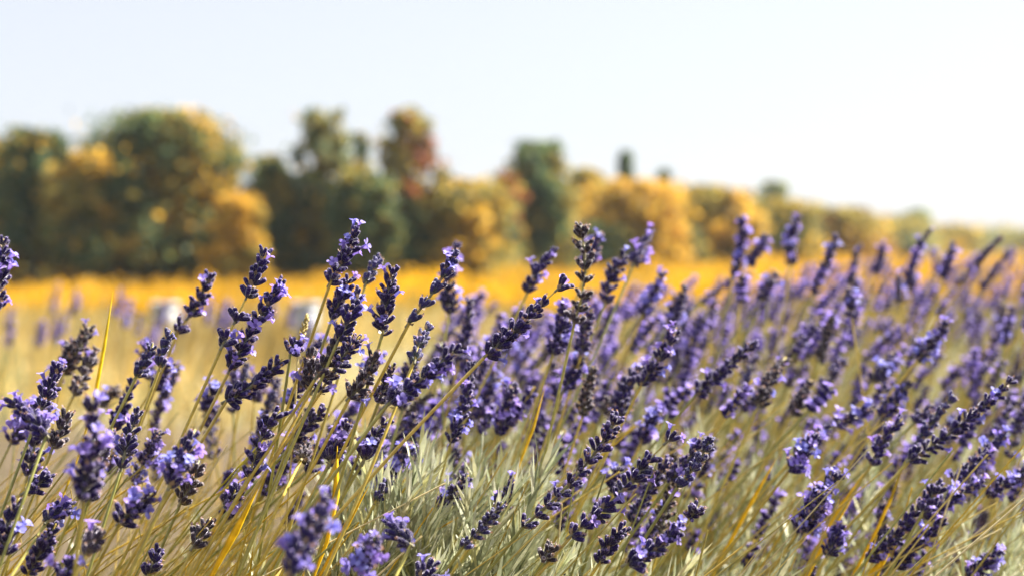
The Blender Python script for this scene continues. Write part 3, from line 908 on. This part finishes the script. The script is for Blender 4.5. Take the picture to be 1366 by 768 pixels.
# ---- stems that can be picked out in the photograph: tip px, base px, depth, kind, dense share, spaced whorls, detail, stem slope, label
S = [
 (356, 328, 298, 458, .80, 'm', .50, 2, 1, .46, 'tall indigo lavender spike with one pale open floret on its tip'),
 (380, 370, 308, 490, .82, 'v', .80, 2, 1, .50, 'stout spike crowned by bright violet florets, crossing the tall indigo one'),
 (379, 476, 302, 534, .79, 'd', 1, 0, 1, .60, 'starry dark spike nodding beside the forked violet pair'),
 (394, 458, 388, 470, .80, 'd', 1, 0, 1, .22, 'single tuft of dark calyces on a pale bare stalk'),
 (230, 440, 214, 488, .81, 'b', .72, 1, 1, .36, 'slim grey blue bud spike beside the dark nodding stem'),
 (205, 456, 183, 500, .86, 'b', 1, 0, 1, .45, 'small blue grey bud spike leaning against the slim bud stem'),
 (282, 362, 238, 440, .93, 'm', .72, 1, 1, .45, 'soft purple spike standing alone before the yellow field and white pail'),
 (81, 484, 48, 560, .79, 'd', .62, 2, 1, .32, 'narrow dark spike with gaps below the yellow blade'),
 (120, 430, 84, 494, 1.00, 's', .5, 2, 0, .4, 'faded brown grey spike beside the yellow grass blade'),
 (130, 462, 100, 524, .98, 's', .6, 2, 0, .4, 'faded grey spike crossing the foot of the yellow grass blade'),
 (475, 304, 441, 376, .83, 'v', .78, 1, 1, .35, 'plump violet spike highest against the dark wood'),
 (469, 368, 443, 424, .84, 'm', 1, 0, 1, .38, 'shorter purple spike tucked under the plump violet one'),
 (507, 340, 488, 378, .88, 'b', 1, 0, 1, .30, 'small closed mauve bud spike before the dark wood'),
 (526, 352, 510, 446, .79, 'm', 1, 0, 1, .30, 'thick dark spike with scruffy edges standing upright'),
 (482, 384, 452, 452, .80, 'm', .9, 1, 1, .42, 'ragged dark spike with a pale floret at its tip'),
 (610, 332, 546, 430, .80, 'b', .34, 3, 1, .52, 'spaced out bud spike on a thick yellow stem, whorls far apart'),
 (577, 430, 554, 478, .80, 'b', .68, 1, 1, .42, 'short blue green bud spike above a lone whorl'),
 (735, 394, 650, 472, .80, 'm', 1, 0, 1, .94, 'sharp indigo spike leaning far over, tiny heart shaped tuft past its tip'),
 (774, 300, 766, 432, .90, 's', .12, 6, 1, .22, 'tall grey seed spike with bare gaps between its whorls'),
 (616, 460, 516, 540, .74, 'v', 1, 0, 1, .75, 'big bright purple spike slanting below the spaced out buds'),
 (500, 470, 468, 528, .79, 's', .8, 1, 1, .55, 'grey violet tuft spike in the tangled seed cluster'),
 (450, 448, 424, 500, .80, 's', 1, 0, 1, .62, 'brown tipped spike on top of the tangled seed cluster'),
 (482, 446, 428, 522, .81, 'd', .6, 2, 1, .70, 'dark gapped spike running through the tangled seed cluster'),
 (414, 462, 416, 520, .82, 's', 1, 0, 0, .55, 'dull upright spike at the edge of the tangled seed cluster'),
 (524, 484, 505, 536, .84, 'd', 1, 0, 0, .4, 'dark blue spike behind the thick yellow stem'),
 (746, 330, 704, 390, 1.02, 'm', 1, 0, 0, .5, 'soft purple spike behind the tiny heart shaped tuft'),
 (803, 308, 786, 356, 1.08, 'v', 1, 0, 0, .4, 'violet spike just behind the tall seed spike'),
 (834, 338, 808, 402, 1.05, 'm', .6, 2, 0, .4, 'blurred purple spike with a loose whorl under it'),
 (868, 308, 846, 352, 1.10, 'm', 1, 0, 0, .5, 'small purple spike against the yellow tree'),
 (612, 322, 600, 416, 1.08, 'm', .8, 2, 0, .2, 'slender purple spike behind the spaced out buds'),
 (627, 394, 612, 482, 1.05, 'd', 1, 0, 0, .25, 'dark upright spike half in blur beside the big purple one'),
 (5, 316, -4, 412, .88, 'v', .75, 2, 1, .2, 'violet spike cut by the edge beside the yellow field'),
 (14, 532, 62, 580, .72, 'v', 1, 0, 0, .3, 'purple spike lying nearly flat beside the narrow dark one'),
 (122, 526, 112, 664, .64, 'v', 1, 0, 0, .16, 'large blurred violet spike, the biggest of all'),
 (187, 542, 163, 620, .79, 'd', .8, 1, 1, .30, 'sharp dark upright spike beside the large blurred violet one'),
 (93, 545, 70, 598, .80, 's', 1, 0, 1, .36, 'grey brown spike tucked behind the large blurred violet one'),
 (262, 570, 226, 648, .70, 'v', 1, 0, 0, .4, 'blurred deep violet spike before the dark shaded gap'),
 (66, 632, 34, 656, .78, 'd', 1, 0, 1, .5, 'short dark spike under the large blurred violet one'),
 (26, 662, 4, 738, .72, 'm', 1, 0, 0, .3, 'crowded indigo spike low at the edge of the bank'),
 (94, 668, 62, 696, .77, 'v', 1, 0, 1, .5, 'small violet spike with open florets above the crowded indigo one'),
 (76, 696, 38, 764, .74, 'd', 1, 0, 0, .4, 'long indigo spike low beneath the small violet one'),
 (376, 545, 334, 632, .80, 'm', .62, 2, 1, .58, 'sharp purple spike in the fan of olive stems'),
 (455, 574, 440, 618, .83, 'v', 1, 0, 1, .5, 'violet spike behind the fan of olive stems'),
 (409, 588, 402, 612, .84, 's', 1, 0, 1, .45, 'tiny grey tuft among the fan of olive stems'),
 (314, 652, 300, 674, .82, 'v', 1, 0, 1, .5, 'single bright floret tuft over the silver leaves'),
 (282, 688, 258, 728, .79, 's', 1, 0, 1, .45, 'grey seed tuft low among yellow stalks'),
 (206, 656, 160, 696, .71, 'v', 1, 0, 0, .6, 'soft lilac spike in front of yellow stalks'),
 (438, 662, 386, 768, .585, 'v', .9, 1, 0, .45, 'very blurred lilac spike floating in front of the olive stems'),
 (214, 728, 198, 764, .80, 'm', 1, 0, 1, .4, 'low dark tuft between yellow stalks'),
 (266, 612, 242, 668, .84, 's', .6, 2, 1, .4, 'thin blackish spike behind the deep violet one'),
 (132, 706, 112, 740, .68, 's', 1, 0, 0, .3, 'blurred beige seed head low in the stalks'),
 (104, 742, 84, 775, .68, 'v', 1, 0, 0, .3, 'blurred violet tip rising from the lower edge'),
 (826, 553, 700, 700, .80, 'd', .27, 7, 1, .80, 'long sharp indigo spike strung with many separate whorls'),
 (876, 602, 764, 712, .80, 'm', .20, 7, 1, .85, 'sharp spike with a lone bud past its tip and violet florets below'),
 (672, 668, 618, 728, .79, 'b', .78, 1, 1, .70, 'silvery blue bud spike over a lone yellow stalked whorl'),
 (688, 640, 660, 680, .84, 'v', 1, 0, 1, .7, 'violet spike behind the silvery blue bud'),
 (626, 632, 580, 680, .88, 'm', 1, 0, 1, .8, 'mauve flowered spike above the pale leaf tufts'),
 (572, 676, 544, 704, .86, 'd', 1, 0, 1, .8, 'dark round tuft below the mauve flowered spike'),
 (520, 636, 500, 670, .84, 'b', 1, 0, 1, .5, 'small slate bud spike alone in the straw gap'),
 (914, 690, 836, 752, .74, 'v', 1, 0, 1, .7, 'broad violet spike low beside a bare crossing stalk'),
 (950, 580, 904, 648, .80, 'b', .45, 3, 1, .62, 'neat blue bud spike with three separate whorls on a bare stalk'),
 (931, 676, 922, 690, .80, 'd', 1, 0, 1, .6, 'lone blue whorl above the broad violet spike'),
 (740, 724, 726, 746, .80, 's', 1, 0, 1, .6, 'small grey green tuft under the sharp violet floret spike'),
 (836, 700, 800, 750, .82, 'd', 1, 0, 1, .7, 'dark spike filling the gap before the broad violet one'),
 (516, 688, 548, 726, .72, 'v', 1, 0, 0, .5, 'drooping violet spike spilling open florets over pale leaves'),
 (500, 716, 482, 752, .70, 'v', 1, 0, 0, .5, 'blurred lilac tuft before the pale leaf tufts'),
 (580, 744, 562, 772, .74, 'v', 1, 0, 0, .5, 'violet tip peeping over the lower edge by the yellow stalk'),
 (464, 560, 440, 616, .84, 'm', 1, 0, 1, .55, 'purple and black spike under the tangled seed cluster'),
 (520, 556, 486, 612, .83, 'd', .7, 2, 1, .55, 'indigo spike hanging below the big bright purple one'),
 (988, 288, 978, 368, 1.35, 'v', .8, 2, 0, .2, 'loose violet spike against the amber tree'),
 (1022, 310, 996, 352, 1.36, 'm', 1, 0, 0, .5, 'short violet side spike beside the loose one by the amber tree'),
 (1066, 286, 1056, 352, 1.40, 'v', .8, 2, 0, .2, 'tall pale violet spike above the yellow field'),
 (1116, 310, 1084, 392, 1.35, 'm', 1, 0, 0, .45, 'chunky purple spike with a tawny tip'),
 (1150, 326, 1136, 380, 1.6, 'm', 1, 0, 0, .3, 'grey purple spike next to the chunky tawny tipped one'),
 (1178, 322, 1166, 366, 1.7, 'm', 1, 0, 0, .25, 'small slim spike against the far hedge'),
 (1242, 304, 1212, 384, 1.45, 'm', 1, 0, 0, .4, 'long dark purple spike under the pale lone tree'),
 (1273, 320, 1258, 372, 1.5, 'v', 1, 0, 0, .3, 'mottled violet spike next to the long dark purple one'),
 (1338, 314, 1296, 362, 1.5, 'd', 1, 0, 0, .7, 'dark spike slanting over the far end of the hedge'),
 (885, 360, 858, 420, 1.15, 'v', 1, 0, 0, .45, 'pale tipped violet spike before dry weed stalks'),
 (915, 378, 892, 430, 1.15, 'm', 1, 0, 0, .45, 'compact dark purple spike edged with light'),
 (1040, 362, 1014, 410, 1.3, 'm', 1, 0, 0, .45, 'violet spike leaning over the tall blurred green stems'),
 (1266, 424, 1224, 480, 1.08, 'v', 1, 0, 0, .7, 'blue violet spike with open florets in the green bank'),
 (904, 434, 856, 512, .94, 'm', .7, 3, 1, .5, 'long indigo spike before the green bank with scattered florets'),
 (1012, 452, 930, 524, 1.0, 'm', 1, 0, 0, .8, 'heavy black purple spike in the middle of the bank'),
 (1050, 474, 1012, 540, 1.02, 's', 1, 0, 0, .5, 'blackish faded spike beside the heavy purple one'),
 (1192, 470, 1164, 508, 1.15, 'm', 1, 0, 0, .6, 'small violet spike at the foot of the blue violet one'),
 (1124, 480, 1100, 514, 1.15, 'm', .6, 1, 0, .6, 'small gapped spike in the straw of the bank'),
 (1218, 508, 1176, 556, 1.05, 'v', 1, 0, 0, .7, 'blurred lilac spike over amber grass'),
 (1352, 504, 1216, 612, .92, 'm', .85, 2, 1, .9, 'very long slanting purple spike above a bare crossing stalk'),
 (1344, 578, 1272, 644, .95, 'v', 1, 0, 0, .9, 'violet spike parallel below the very long slanting one'),
 (1376, 624, 1316, 660, .95, 'v', 1, 0, 0, .9, 'violet spike reaching out at the side edge of the bank'),
 (1312, 640, 1230, 690, .93, 'v', 1, 0, 0, 1.0, 'fuzzy violet spike ending in a straw stalk'),
 (1240, 654, 1158, 746, .92, 'm', .75, 3, 1, .8, 'long blue spike trailing down to the yellow leaf'),
 (1206, 556, 1162, 620, .95, 'm', 1, 0, 0, .6, 'bushy grey violet spike above a yellow curled leaf'),
 (1166, 540, 1114, 566, 1.05, 'v', 1, 0, 0, 1.0, 'lilac spike lying low behind the bushy grey violet one'),
 (1108, 566, 1062, 606, 1.02, 'm', 1, 0, 0, .9, 'violet tipped spike crossing pale straw'),
 (1100, 652, 1066, 708, .92, 'v', 1, 0, 0, .6, 'small violet spike in the amber straw'),
 (1122, 700, 1104, 740, .92, 'v', 1, 0, 0, .6, 'tiny violet tuft in the amber straw'),
 (1262, 690, 1194, 756, .92, 'm', 1, 0, 0, .8, 'dark spike low by the grey leaves'),
 (1336, 732, 1288, 770, .93, 'v', 1, 0, 0, .8, 'low violet spike over the dark shaded leaves'),
 (790, 410, 776, 470, 1.0, 'd', 1, 0, 0, .3, 'dark blue spike behind the two bare yellow green stems'),
 (752, 396, 738, 470, .96, 'm', .8, 2, 0, .3, 'speckled dark spike touching the tip of the leaning sharp one'),
 (792, 486, 778, 552, .97, 's', 1, 0, 0, .3, 'brown speckled spike below the two bare yellow green stems'),
 (776, 470, 752, 520, 1.0, 'v', 1, 0, 0, .4, 'lilac flecked spike between the bare yellow green stems'),
 (858, 486, 828, 556, .98, 'm', 1, 0, 0, .5, 'purple black spike above the long strung spike'),
 (836, 500, 806, 548, 1.05, 's', .8, 1, 0, .5, 'brown purple spike behind the long strung one'),
 (660, 498, 640, 560, 1.1, 'v', 1, 0, 0, .15, 'glowing violet spike under the leaning sharp one'),
 (682, 510, 664, 572, 1.12, 'd', 1, 0, 0, .2, 'dark upright spike beside the glowing violet one'),
 (640, 512, 622, 566, 1.14, 'm', 1, 0, 0, .15, 'dull purple spike behind the glowing violet one'),
 (614, 592, 600, 630, 1.05, 'm', 1, 0, 0, .3, 'shadowy purple tuft in the straw gap'),
 (78, 378, 70, 420, 3.6, 'v', 1, 0, 0, .1, 'far purple spike before the yellow field, tallest of its patch'),
]
g = np.random.default_rng(3)
for (tx, ty, bx, by, d, kind, fd, ng, det, sl, lab) in S:
    dz = g.normal(0, .012)
    stem_thing(at(tx, ty, d + dz), at(bx, by, d), d, kind, fd, ng, det, lab, None, g, sl, bud=1.13 if 'past its tip' in lab else 0.0)

# ---- further stems of the bank, alike but for where they stand
FILL = {'b': ('', 'closed bud spikes of the crowded bank'), 'v': ('soft violet lavender spike deep in the crowded bank', 'violet spikes of the crowded bank'),
        'm': ('dusky purple lavender spike deep in the crowded bank', 'dusky purple spikes of the crowded bank'),
        'd': ('blackish blue lavender spike deep in the crowded bank', 'blackish blue spikes of the crowded bank'),
        's': ('faded grey brown lavender spike deep in the crowded bank', 'faded spikes of the crowded bank')}


def fill_spot(g, i):
    """a head in the bank: the tip's place, from a pixel and a depth inside the bank"""
    while True:
        if i < 60:                                   # near end of the bank
            px, d, y_px = g.uniform(40, 660), g.uniform(.86, 1.2), g.uniform(440, 660)
            z = H - (y_px - HORIZON) / FPX * d
            if d > float(bank_far(px)): continue
            return (px - 683) / FPX * d, d, z, px
        if i < 125:                                  # flank of the bank
            px, d, y_px = g.uniform(640, 1400), g.uniform(.88, 1.5), g.uniform(470, 745)
            z = H - (y_px - HORIZON) / FPX * d
            if z < .24: continue
            return (px - 683) / FPX * d, d, z, px
        px = 600 + 830 * g.uniform() ** .62
        far = float(bank_far(px))
        d = 1.08 * (far / 1.08) ** g.uniform(0, 1) if far > 1 else 1
        z = g.normal(0.475, 0.05) + .02 * (px > 1000)
        x = (px - 683) / FPX * d
        y_px = HORIZON + (H - z) / d * FPX
        lim = np.interp(px, [560, 800, 1000, 1200, 1400], [400, 370, 345, 322, 312])
        if y_px > lim and y_px < 690:
            return x, d, z, px


LAND = {(735, 394): 'leaning sharp spike', (774, 300): 'tall grey seed spike', (826, 553): 'long strung spike', (876, 602): 'spike with a lone tip bud',
        (904, 434): 'long indigo spike', (1012, 452): 'heavy black purple spike', (1266, 424): 'blue violet spike', (1352, 504): 'very long slanting spike',
        (1242, 304): 'long dark purple spike', (1116, 310): 'chunky tawny tipped spike', (988, 288): 'loose violet spike', (1066, 286): 'tall pale violet spike',
        (1206, 556): 'bushy grey violet spike', (1218, 508): 'blurred lilac spike', (660, 498): 'glowing violet spike', (885, 360): 'pale tipped violet spike',
        (915, 378): 'compact dark purple spike', (1338, 314): 'dark slanting spike', (1192, 470): 'small violet spike', (1124, 480): 'small gapped spike',
        (380, 370): 'stout violet crowned spike', (616, 460): 'big bright purple spike', (376, 545): 'sharp purple spike', (187, 542): 'sharp dark upright spike',
        (81, 484): 'narrow dark spike', (526, 352): 'thick dark spike', (672, 668): 'silvery blue bud spike', (626, 632): 'mauve flowered spike', (262, 570): 'blurred deep violet spike',
        (914, 690): 'broad violet spike', (1240, 654): 'long trailing blue spike', (1100, 652): 'small violet straw spike', (464, 560): 'purple and black spike',
        (950, 580): 'neat blue bud spike', (746, 330): 'soft purple spike', (1050, 474): 'blackish faded spike', (1178, 322): 'small slim spike'}
LDEPTH = {(r_[0], r_[1]): r_[4] for r_ in S}
ADJ = {'b': 'closed slate blue', 'v': 'soft violet', 'm': 'dusky purple', 'd': 'blackish blue', 's': 'faded grey brown'}


def fill_label(kind, gap, sl, px, py, d):
    k = min(LAND, key=lambda q: (q[0] - px) ** 2 + (q[1] + 25 - py) ** 2)
    dd = d - LDEPTH[k]
    rel = 'far behind' if dd > .8 else 'behind' if dd > .25 else 'close behind' if dd > .06 else 'beside'
    ver = ', standing lower' if py > k[1] + 45 else ', standing higher' if py < k[1] - 12 else ''
    ln = 'bent over ' if sl > .68 else 'upright ' if sl < .32 else ''
    return f"{ln}{ADJ[kind]} {'gappy ' if gap else ''}spike {rel} the {LAND[k]}{ver}"


g = np.random.default_rng(14)
n_fill = 0
while n_fill < 190:
    x, d, z, px = fill_spot(g, n_fill)
    kind = g.choice(list('vmdsb'), p=[.36, .28, .13, .13, .10])
    tip = np.array([x, d, z])
    sl = max(-.15, g.normal(.47, .30))
    L = g.uniform(.020, .060)
    u = np.array([sl, g.normal(0, .25), 1.0]); u /= np.linalg.norm(u)
    gap = g.uniform() < .3
    lab = fill_label(kind, gap, sl, px, HORIZON + (H - z) / d * FPX, d)
    stem_thing(tip, tip - u * L, d, kind, .65 if gap else 1, 2 if gap else 0, 0, lab, FILL[kind][1], g, sl, g.uniform(.76, 1.06))
    n_fill += 1

# far patch of lavender beyond the straw
for i in range(24):
    w_ = i % 3
    px = [g.uniform(-10, 110), g.uniform(150, 250), g.uniform(270, 420)][w_]
    d = g.uniform(2.6, 3.8)
    tip = at(px, g.uniform(384, 436), d)
    tip[2] = max(tip[2], .25)
    u = np.array([.2, g.normal(0, .2), 1.0]); u /= np.linalg.norm(u)
    stem_thing(tip, tip - u * .06, d, 'v', 1, 0, 0, ['far purple spike in the loose patch beyond the faded brown spikes', 'far purple spike in the loose patch round the pail by the lone purple spike', 'far purple spike in the loose patch between the two white pails'][w_], 'far patch of lavender spikes', g, .15, 1.1)


def lavender_mass():
    """the rest of the bank's flower stems"""
    g = np.random.default_rng(52)
    lowc = calyx_low()
    V = []; F = []; C = []; M_ = []; nv = 0
    def put(v, f, m, c):
        nonlocal nv
        V.append(v); F.append(f + nv); nv += len(v); C.append(c); M_.append(np.full(len(f), m))
    cv, cf, cc = lowc
    for i in range(1190):
        px = g.uniform(600, 1640)
        far = float(bank_far(px))
        d = 1.25 * (far * 1.06 / 1.25) ** g.uniform(0, 1) if far > 1.25 else 1.25
        z = g.normal(0.44, 0.05)
        if i >= 900:                                                # far run of the bank
            px = g.uniform(960, 1640); d = g.uniform(1.7, float(bank_far(px)) * 1.05)
            z = g.normal(.485, .035)
        elif i >= 720:                                              # flank facing the path
            px, d = g.uniform(560, 1440), g.uniform(.98, 1.6)
            z = H - (g.uniform(500, 770) - HORIZON) / FPX * d
            if z < .2: continue
        tip = np.array([(px - 683) / FPX * d, d, z])
        lim = np.interp(px, [560, 800, 1000, 1200, 1400], [410, 385, 360, 332, 318])
        if HORIZON + (H - z) / d * FPX < lim: continue
        sl = max(-.1, g.normal(.5, .28))
        u = np.array([sl, g.normal(0, .25), 1.0]); u /= np.linalg.norm(u)
        L = g.uniform(.020, .05)
        base = tip - u * L
        root = base + np.array([-sl * base[2] * .6, 0, 0]); root[2] = 0
        P = bezier(root, root + [0, 0, base[2] * .4], base - u * base[2] * .5, tip, 7)
        v, f = tube(P, .001, 4, False)
        put(v, f, 0, np.tile(np.array(STALKC[g.integers(0, 5)]), (len(v), 1)))
        bloom = g.choice([.06, .2, .42])
        for k in range(int(L / .0062)):
            c0 = base + u * (k * .0062)
            for j in range(8):
                an = g.uniform(0, 6.28); op = R(g.uniform(22, 55))
                fr0 = frame(u, (0, 1, 0), an)
                dd = fr0[:, 0] * math.sin(op) + u * math.cos(op)
                fr = frame(dd)
                s = g.uniform(.85, 1.15)
                put((cv * s) @ fr.T + c0, cf, 1, cc)
                if g.uniform() < bloom:
                    e = c0 + dd * .0075
                    w = .0032
                    pv = np.array([e - fr[:, 0] * w, e + fr[:, 1] * w, e + fr[:, 0] * w + dd * .001, e - fr[:, 1] * w + dd * .001, e - dd * .003])
                    put(pv, np.array([(0, 1, 4), (1, 2, 4), (2, 3, 4), (3, 0, 4)]), 2, np.tile(np.array((.36, .29, .82)), (5, 1)))
    o = bpy.data.objects.new('lavender_bank', mesh_np('lavender_bank', np.vstack(V), np.vstack(F), [M_STALK, M_INDIGO, M_PETAL], np.concatenate(M_), np.vstack(C)))
    tag(link(o), 'dense mass of purple lavender heads filling the depth of the bank', 'lavender', kind='stuff')


def calyx_low():
    prof = [(0.0, .3), (.5, 1.0), (1.0, .6)]
    V = []; C = []
    for t, r in prof:
        for j in range(5):
            a = 2 * math.pi * j / 5
            V.append((.0017 * r * math.cos(a), .0017 * r * math.sin(a), .0068 * t)); C.append((t, .5, 0))
    F = []
    for i in range(2):
        for j in range(5):
            p, q = i * 5 + j, i * 5 + (j + 1) % 5
            F += [(p, q, q + 5), (p, q + 5, p + 5)]
    for j in range(1, 4): F.append((10, 10 + j, 11 + j))
    return np.array(V), np.array(F), np.array(C)

lavender_mass()

# ------------------------------------------------------------------ single grass blades and leaves
def blade_thing(name, label, pts, d, w, colour, cat='grass blade', fold=.35, to_ground=True):
    P = [at(x, y, d + dd) for x, y, dd in pts]            # tip first
    P = P[::-1]
    if to_ground:
        b = P[0]; dirn = P[0] - P[1]
        g0 = np.array([b[0] - .45 * b[2], b[1], 0])
        P = [g0, g0 * .4 + b * .6 + np.array([-.012, 0, 0])] + P
    P = np.array(P)
    # resample smoothly
    s = np.concatenate([[0], np.cumsum(np.linalg.norm(np.diff(P, axis=0), axis=1))]); s /= s[-1]
    t = np.linspace(0, 1, 18)
    sfoot = s[2] if to_ground else 0
    Q = np.stack([np.interp(t, s, P[:, i]) for i in range(3)], 1)
    for _ in range(2): Q[1:-1] = (Q[:-2] + 2 * Q[1:-1] + Q[2:]) / 4
    root = Q[0].copy()
    V = []; F = []
    tan = np.gradient(Q, axis=0)
    for i in range(18):
        k = tan[i] / np.linalg.norm(tan[i])
        sd_ = np.cross(k, [0, 1, 0]); sd_ /= np.linalg.norm(sd_)
        nn = np.cross(sd_, k)
        ww = w * min(1, .5 + max(0, t[i] - sfoot) / max(.05, (1 - sfoot)) * 2.2) * (1 - max(0, (t[i] - (1 + sfoot) / 2) / ((1 - sfoot) / 2)) ** 1.6 * .93)
        V += [Q[i] - root - sd_ * ww + nn * ww * fold, Q[i] - root, Q[i] - root + sd_ * ww + nn * ww * fold, Q[i] - root - nn * ww * .25]
    for i in range(17):
        for a, b in ((0, 1), (1, 2), (2, 3), (3, 0)):
            p, q = i * 4 + a, i * 4 + b
            F += [(p, q, q + 4), (p, q + 4, p + 4)]
    mb = MB(); mb.add(V, F, 0, colour)
    o = bpy.data.objects.new(name, mb.mesh(name, [M_BLADE], True))
    o.location = root
    tag(link(o), label, cat)

YB = (0.78, 0.55, 0.03)
blade_thing('grass_spear', 'single bright yellow grass blade standing straight before the yellow field', [(151, 388, 0), (143, 440, 0), (133, 500, 0), (127, 528, 0), (118, 600, 0)], .86, .0012, (0.84, 0.64, 0.03))
blade_thing('grass_spear', 'thin yellow green grass stem arching under the fan of olive stems', [(414, 522, 0), (380, 562, 0), (330, 608, 0), (280, 660, 0), (232, 712, 0)], .85, .0006, (0.62, 0.56, 0.08))
blade_thing('grass_spear', 'broad yellow blade folded among the olive stems', [(344, 652, 0), (337, 680, 0), (322, 700, 0), (306, 720, 0)], .79, .0024, YB)
blade_thing('grass_spear', 'amber blade running alongside the lower olive stem', [(492, 648, 0), (474, 668, 0), (460, 690, 0), (448, 730, 0)], .79, .0016, (0.72, 0.48, 0.03))
blade_thing('grass_spear', 'yellow blade clasping the stem under the tangled seed cluster', [(450, 594, 0), (453, 630, 0), (456, 660, 0), (452, 710, 0)], .80, .0022, YB)
blade_thing('grass_spear', 'short yellow blade upright in the amber straw', [(1208, 614, 0), (1204, 632, 0), (1200, 652, 0)], .94, .0022, YB)
blade_thing('grass_spear', 'slanted amber blade below the heavy purple spike', [(1036, 610, 0), (1028, 624, 0), (1018, 640, 0)], .98, .0026, YB)
blade_thing('yellow_leaf', 'curled yellow leaf under the bushy grey violet spike', [(1152, 632, 0), (1144, 642, .004), (1136, 652, 0)], .96, .0055, YB, 'leaf')
blade_thing('yellow_leaf', 'round yellow leaf at the end of the trailing blue spike', [(1192, 726, 0), (1182, 744, .004), (1168, 758, 0)], .92, .0065, YB, 'leaf')
blade_thing('grass_spear', 'slim golden blade behind the long strung spike', [(728, 512, 0), (724, 545, 0), (712, 580, 0), (700, 615, 0)], .92, .0011, YB)
blade_thing('grass_spear', 'low golden blade at the foot of the fan of stems', [(338, 728, 0), (346, 745, 0), (352, 766, 0)], .79, .0020, YB)
blade_thing('grass_spear', 'horizontal amber stalk under the mauve flowered spike', [(622, 684, 0), (600, 688, 0), (576, 690, 0), (560, 700, 0)], .87, .0009, (0.72, 0.48, 0.05))

# grass seed head beside the single dark tuft
def seed_head():
    b = at(398, 462, .86); tip = at(409, 425, .86)
    rt = np.array([b[0] - .03, b[1], 0])
    o = empty('seed_head', tuple(rt))
    tag(o, 'pale straw seed head on a thin stalk near the single dark tuft', 'seed head')
    P = bezier(rt, rt + [0, 0, .2], b - np.array([.004, 0, .1]), b, 10)
    mb = MB(); mb.add(*tube(P - rt, .0006, 5), 0, (.6, .48, .2))
    link(bpy.data.objects.new('stalk', mb.mesh('stalk', [M_STALK], True)), o)
    mb = MB(); g = np.random.default_rng(2)
    ax = tip - b
    for i in range(26):
        t = i / 26
        c = b + ax * t; an = i * 2.4
        fr = frame(ax, (0, 1, 0), an)
        r = .0022 * math.sin(math.pi * (.15 + .8 * t))
        d = ax / np.linalg.norm(ax) * .0045 + fr[:, 0] * r
        mb.add([c - rt, c + fr[:, 1] * .0009 + d * .5 - rt, c - fr[:, 1] * .0009 + d * .5 - rt, c + fr[:, 0] * .0014 + d * .5 - rt, c + d - rt],
               [(0, 1, 3), (0, 3, 2), (0, 2, 1), (1, 4, 3), (3, 4, 2), (2, 4, 1)], 0, np.array((.66, .55, .22)) * g.uniform(.8, 1.1))
    link(bpy.data.objects.new('ear', mb.mesh('ear', [M_STRAW])), o)

seed_head()

# ------------------------------------------------------------------ white pails
def pail(px, label):
    m = bpy.data.materials.get('white_plastic')
    if m is None:
        m, t, b = principled('white_plastic')
        nz = N(t, 'ShaderNodeTexNoise'); nz.inputs['Scale'].default_value = 14
        c = mixc(t, (0.40, 0.43, 0.49), (0.35, 0.37, 0.40), nz.outputs['Fac'])
        t.links.new(c, b.inputs['Base Color']); b.inputs['Roughness'].default_value = .4
    d = 8.0
    p = at(px, 402, d)
    gz = float(ground_z(p[0], p[1]))
    h = p[2] - gz
    o = empty('pail', (p[0], p[1], gz))
    tag(o, label, 'pail')
    n = 28
    def lathe(prof):
        V = []; F = []
        for r, z in prof:
            for j in range(n):
                a = 2 * math.pi * j / n; V.append((r * math.cos(a), r * math.sin(a), z))
        for i in range(len(prof) - 1):
            for j in range(n):
                k = (j + 1) % n; a, b = i * n + j, i * n + k
                F += [(a, b, b + n), (a, b + n, a + n)]
        return V, F
    V, F = lathe([(0.001, .012), (.058, .010), (.062, 0), (.076, h - .03), (.073, h - .03), (.060, .014), (.001, .014)])
    mb = MB(); mb.add(V, F); link(bpy.data.objects.new('body', mb.mesh('body', [m], True)), o)
    V, F = lathe([(.0757, h - .034), (.082, h - .034), (.083, h), (.072, h), (.072, h - .03)])
    mb = MB(); mb.add(V, F); link(bpy.data.objects.new('rim', mb.mesh('rim', [m])), o)
    a = np.linspace(0, math.pi, 16)
    P = np.stack([.083 * np.cos(a), -.084 * np.sin(a) * .9 - .01, h - .03 - .09 * np.sin(a)], 1)
    mb = MB(); mb.add(*tube(P, .0025, 5), 0); link(bpy.data.objects.new('handle', mb.mesh('handle', [m])), o)

pail(220, 'white pail in the straw behind the lone soft purple spike')
pail(408, 'white pail in the straw behind the forked violet pair of spikes')


# ------------------------------------------------------------------ thin air volume added to lift the tree shadows
def haze():
    V = [(x, y, z) for x in (-420, 420) for y in (-60, 420) for z in (-6, 22)]
    F = [(0, 1, 3, 2), (4, 6, 7, 5), (0, 4, 5, 1), (2, 3, 7, 6), (0, 2, 6, 4), (1, 5, 7, 3)]
    m = bpy.data.materials.new('haze'); m.use_nodes = True
    t = m.node_tree; t.nodes.clear()
    o = N(t, 'ShaderNodeOutputMaterial'); v = N(t, 'ShaderNodeVolumePrincipled')
    v.inputs['Color'].default_value = (.80, .92, 1, 1)
    v.inputs['Density'].default_value = .0002
    t.links.new(v.outputs[0], o.inputs['Volume'])
    ob = bpy.data.objects.new('haze', mesh_np('haze', V, F, [m]))
    tag(link(ob), 'thin pale air added over the fields to lift tree shadows', 'haze', kind='stuff')

haze()
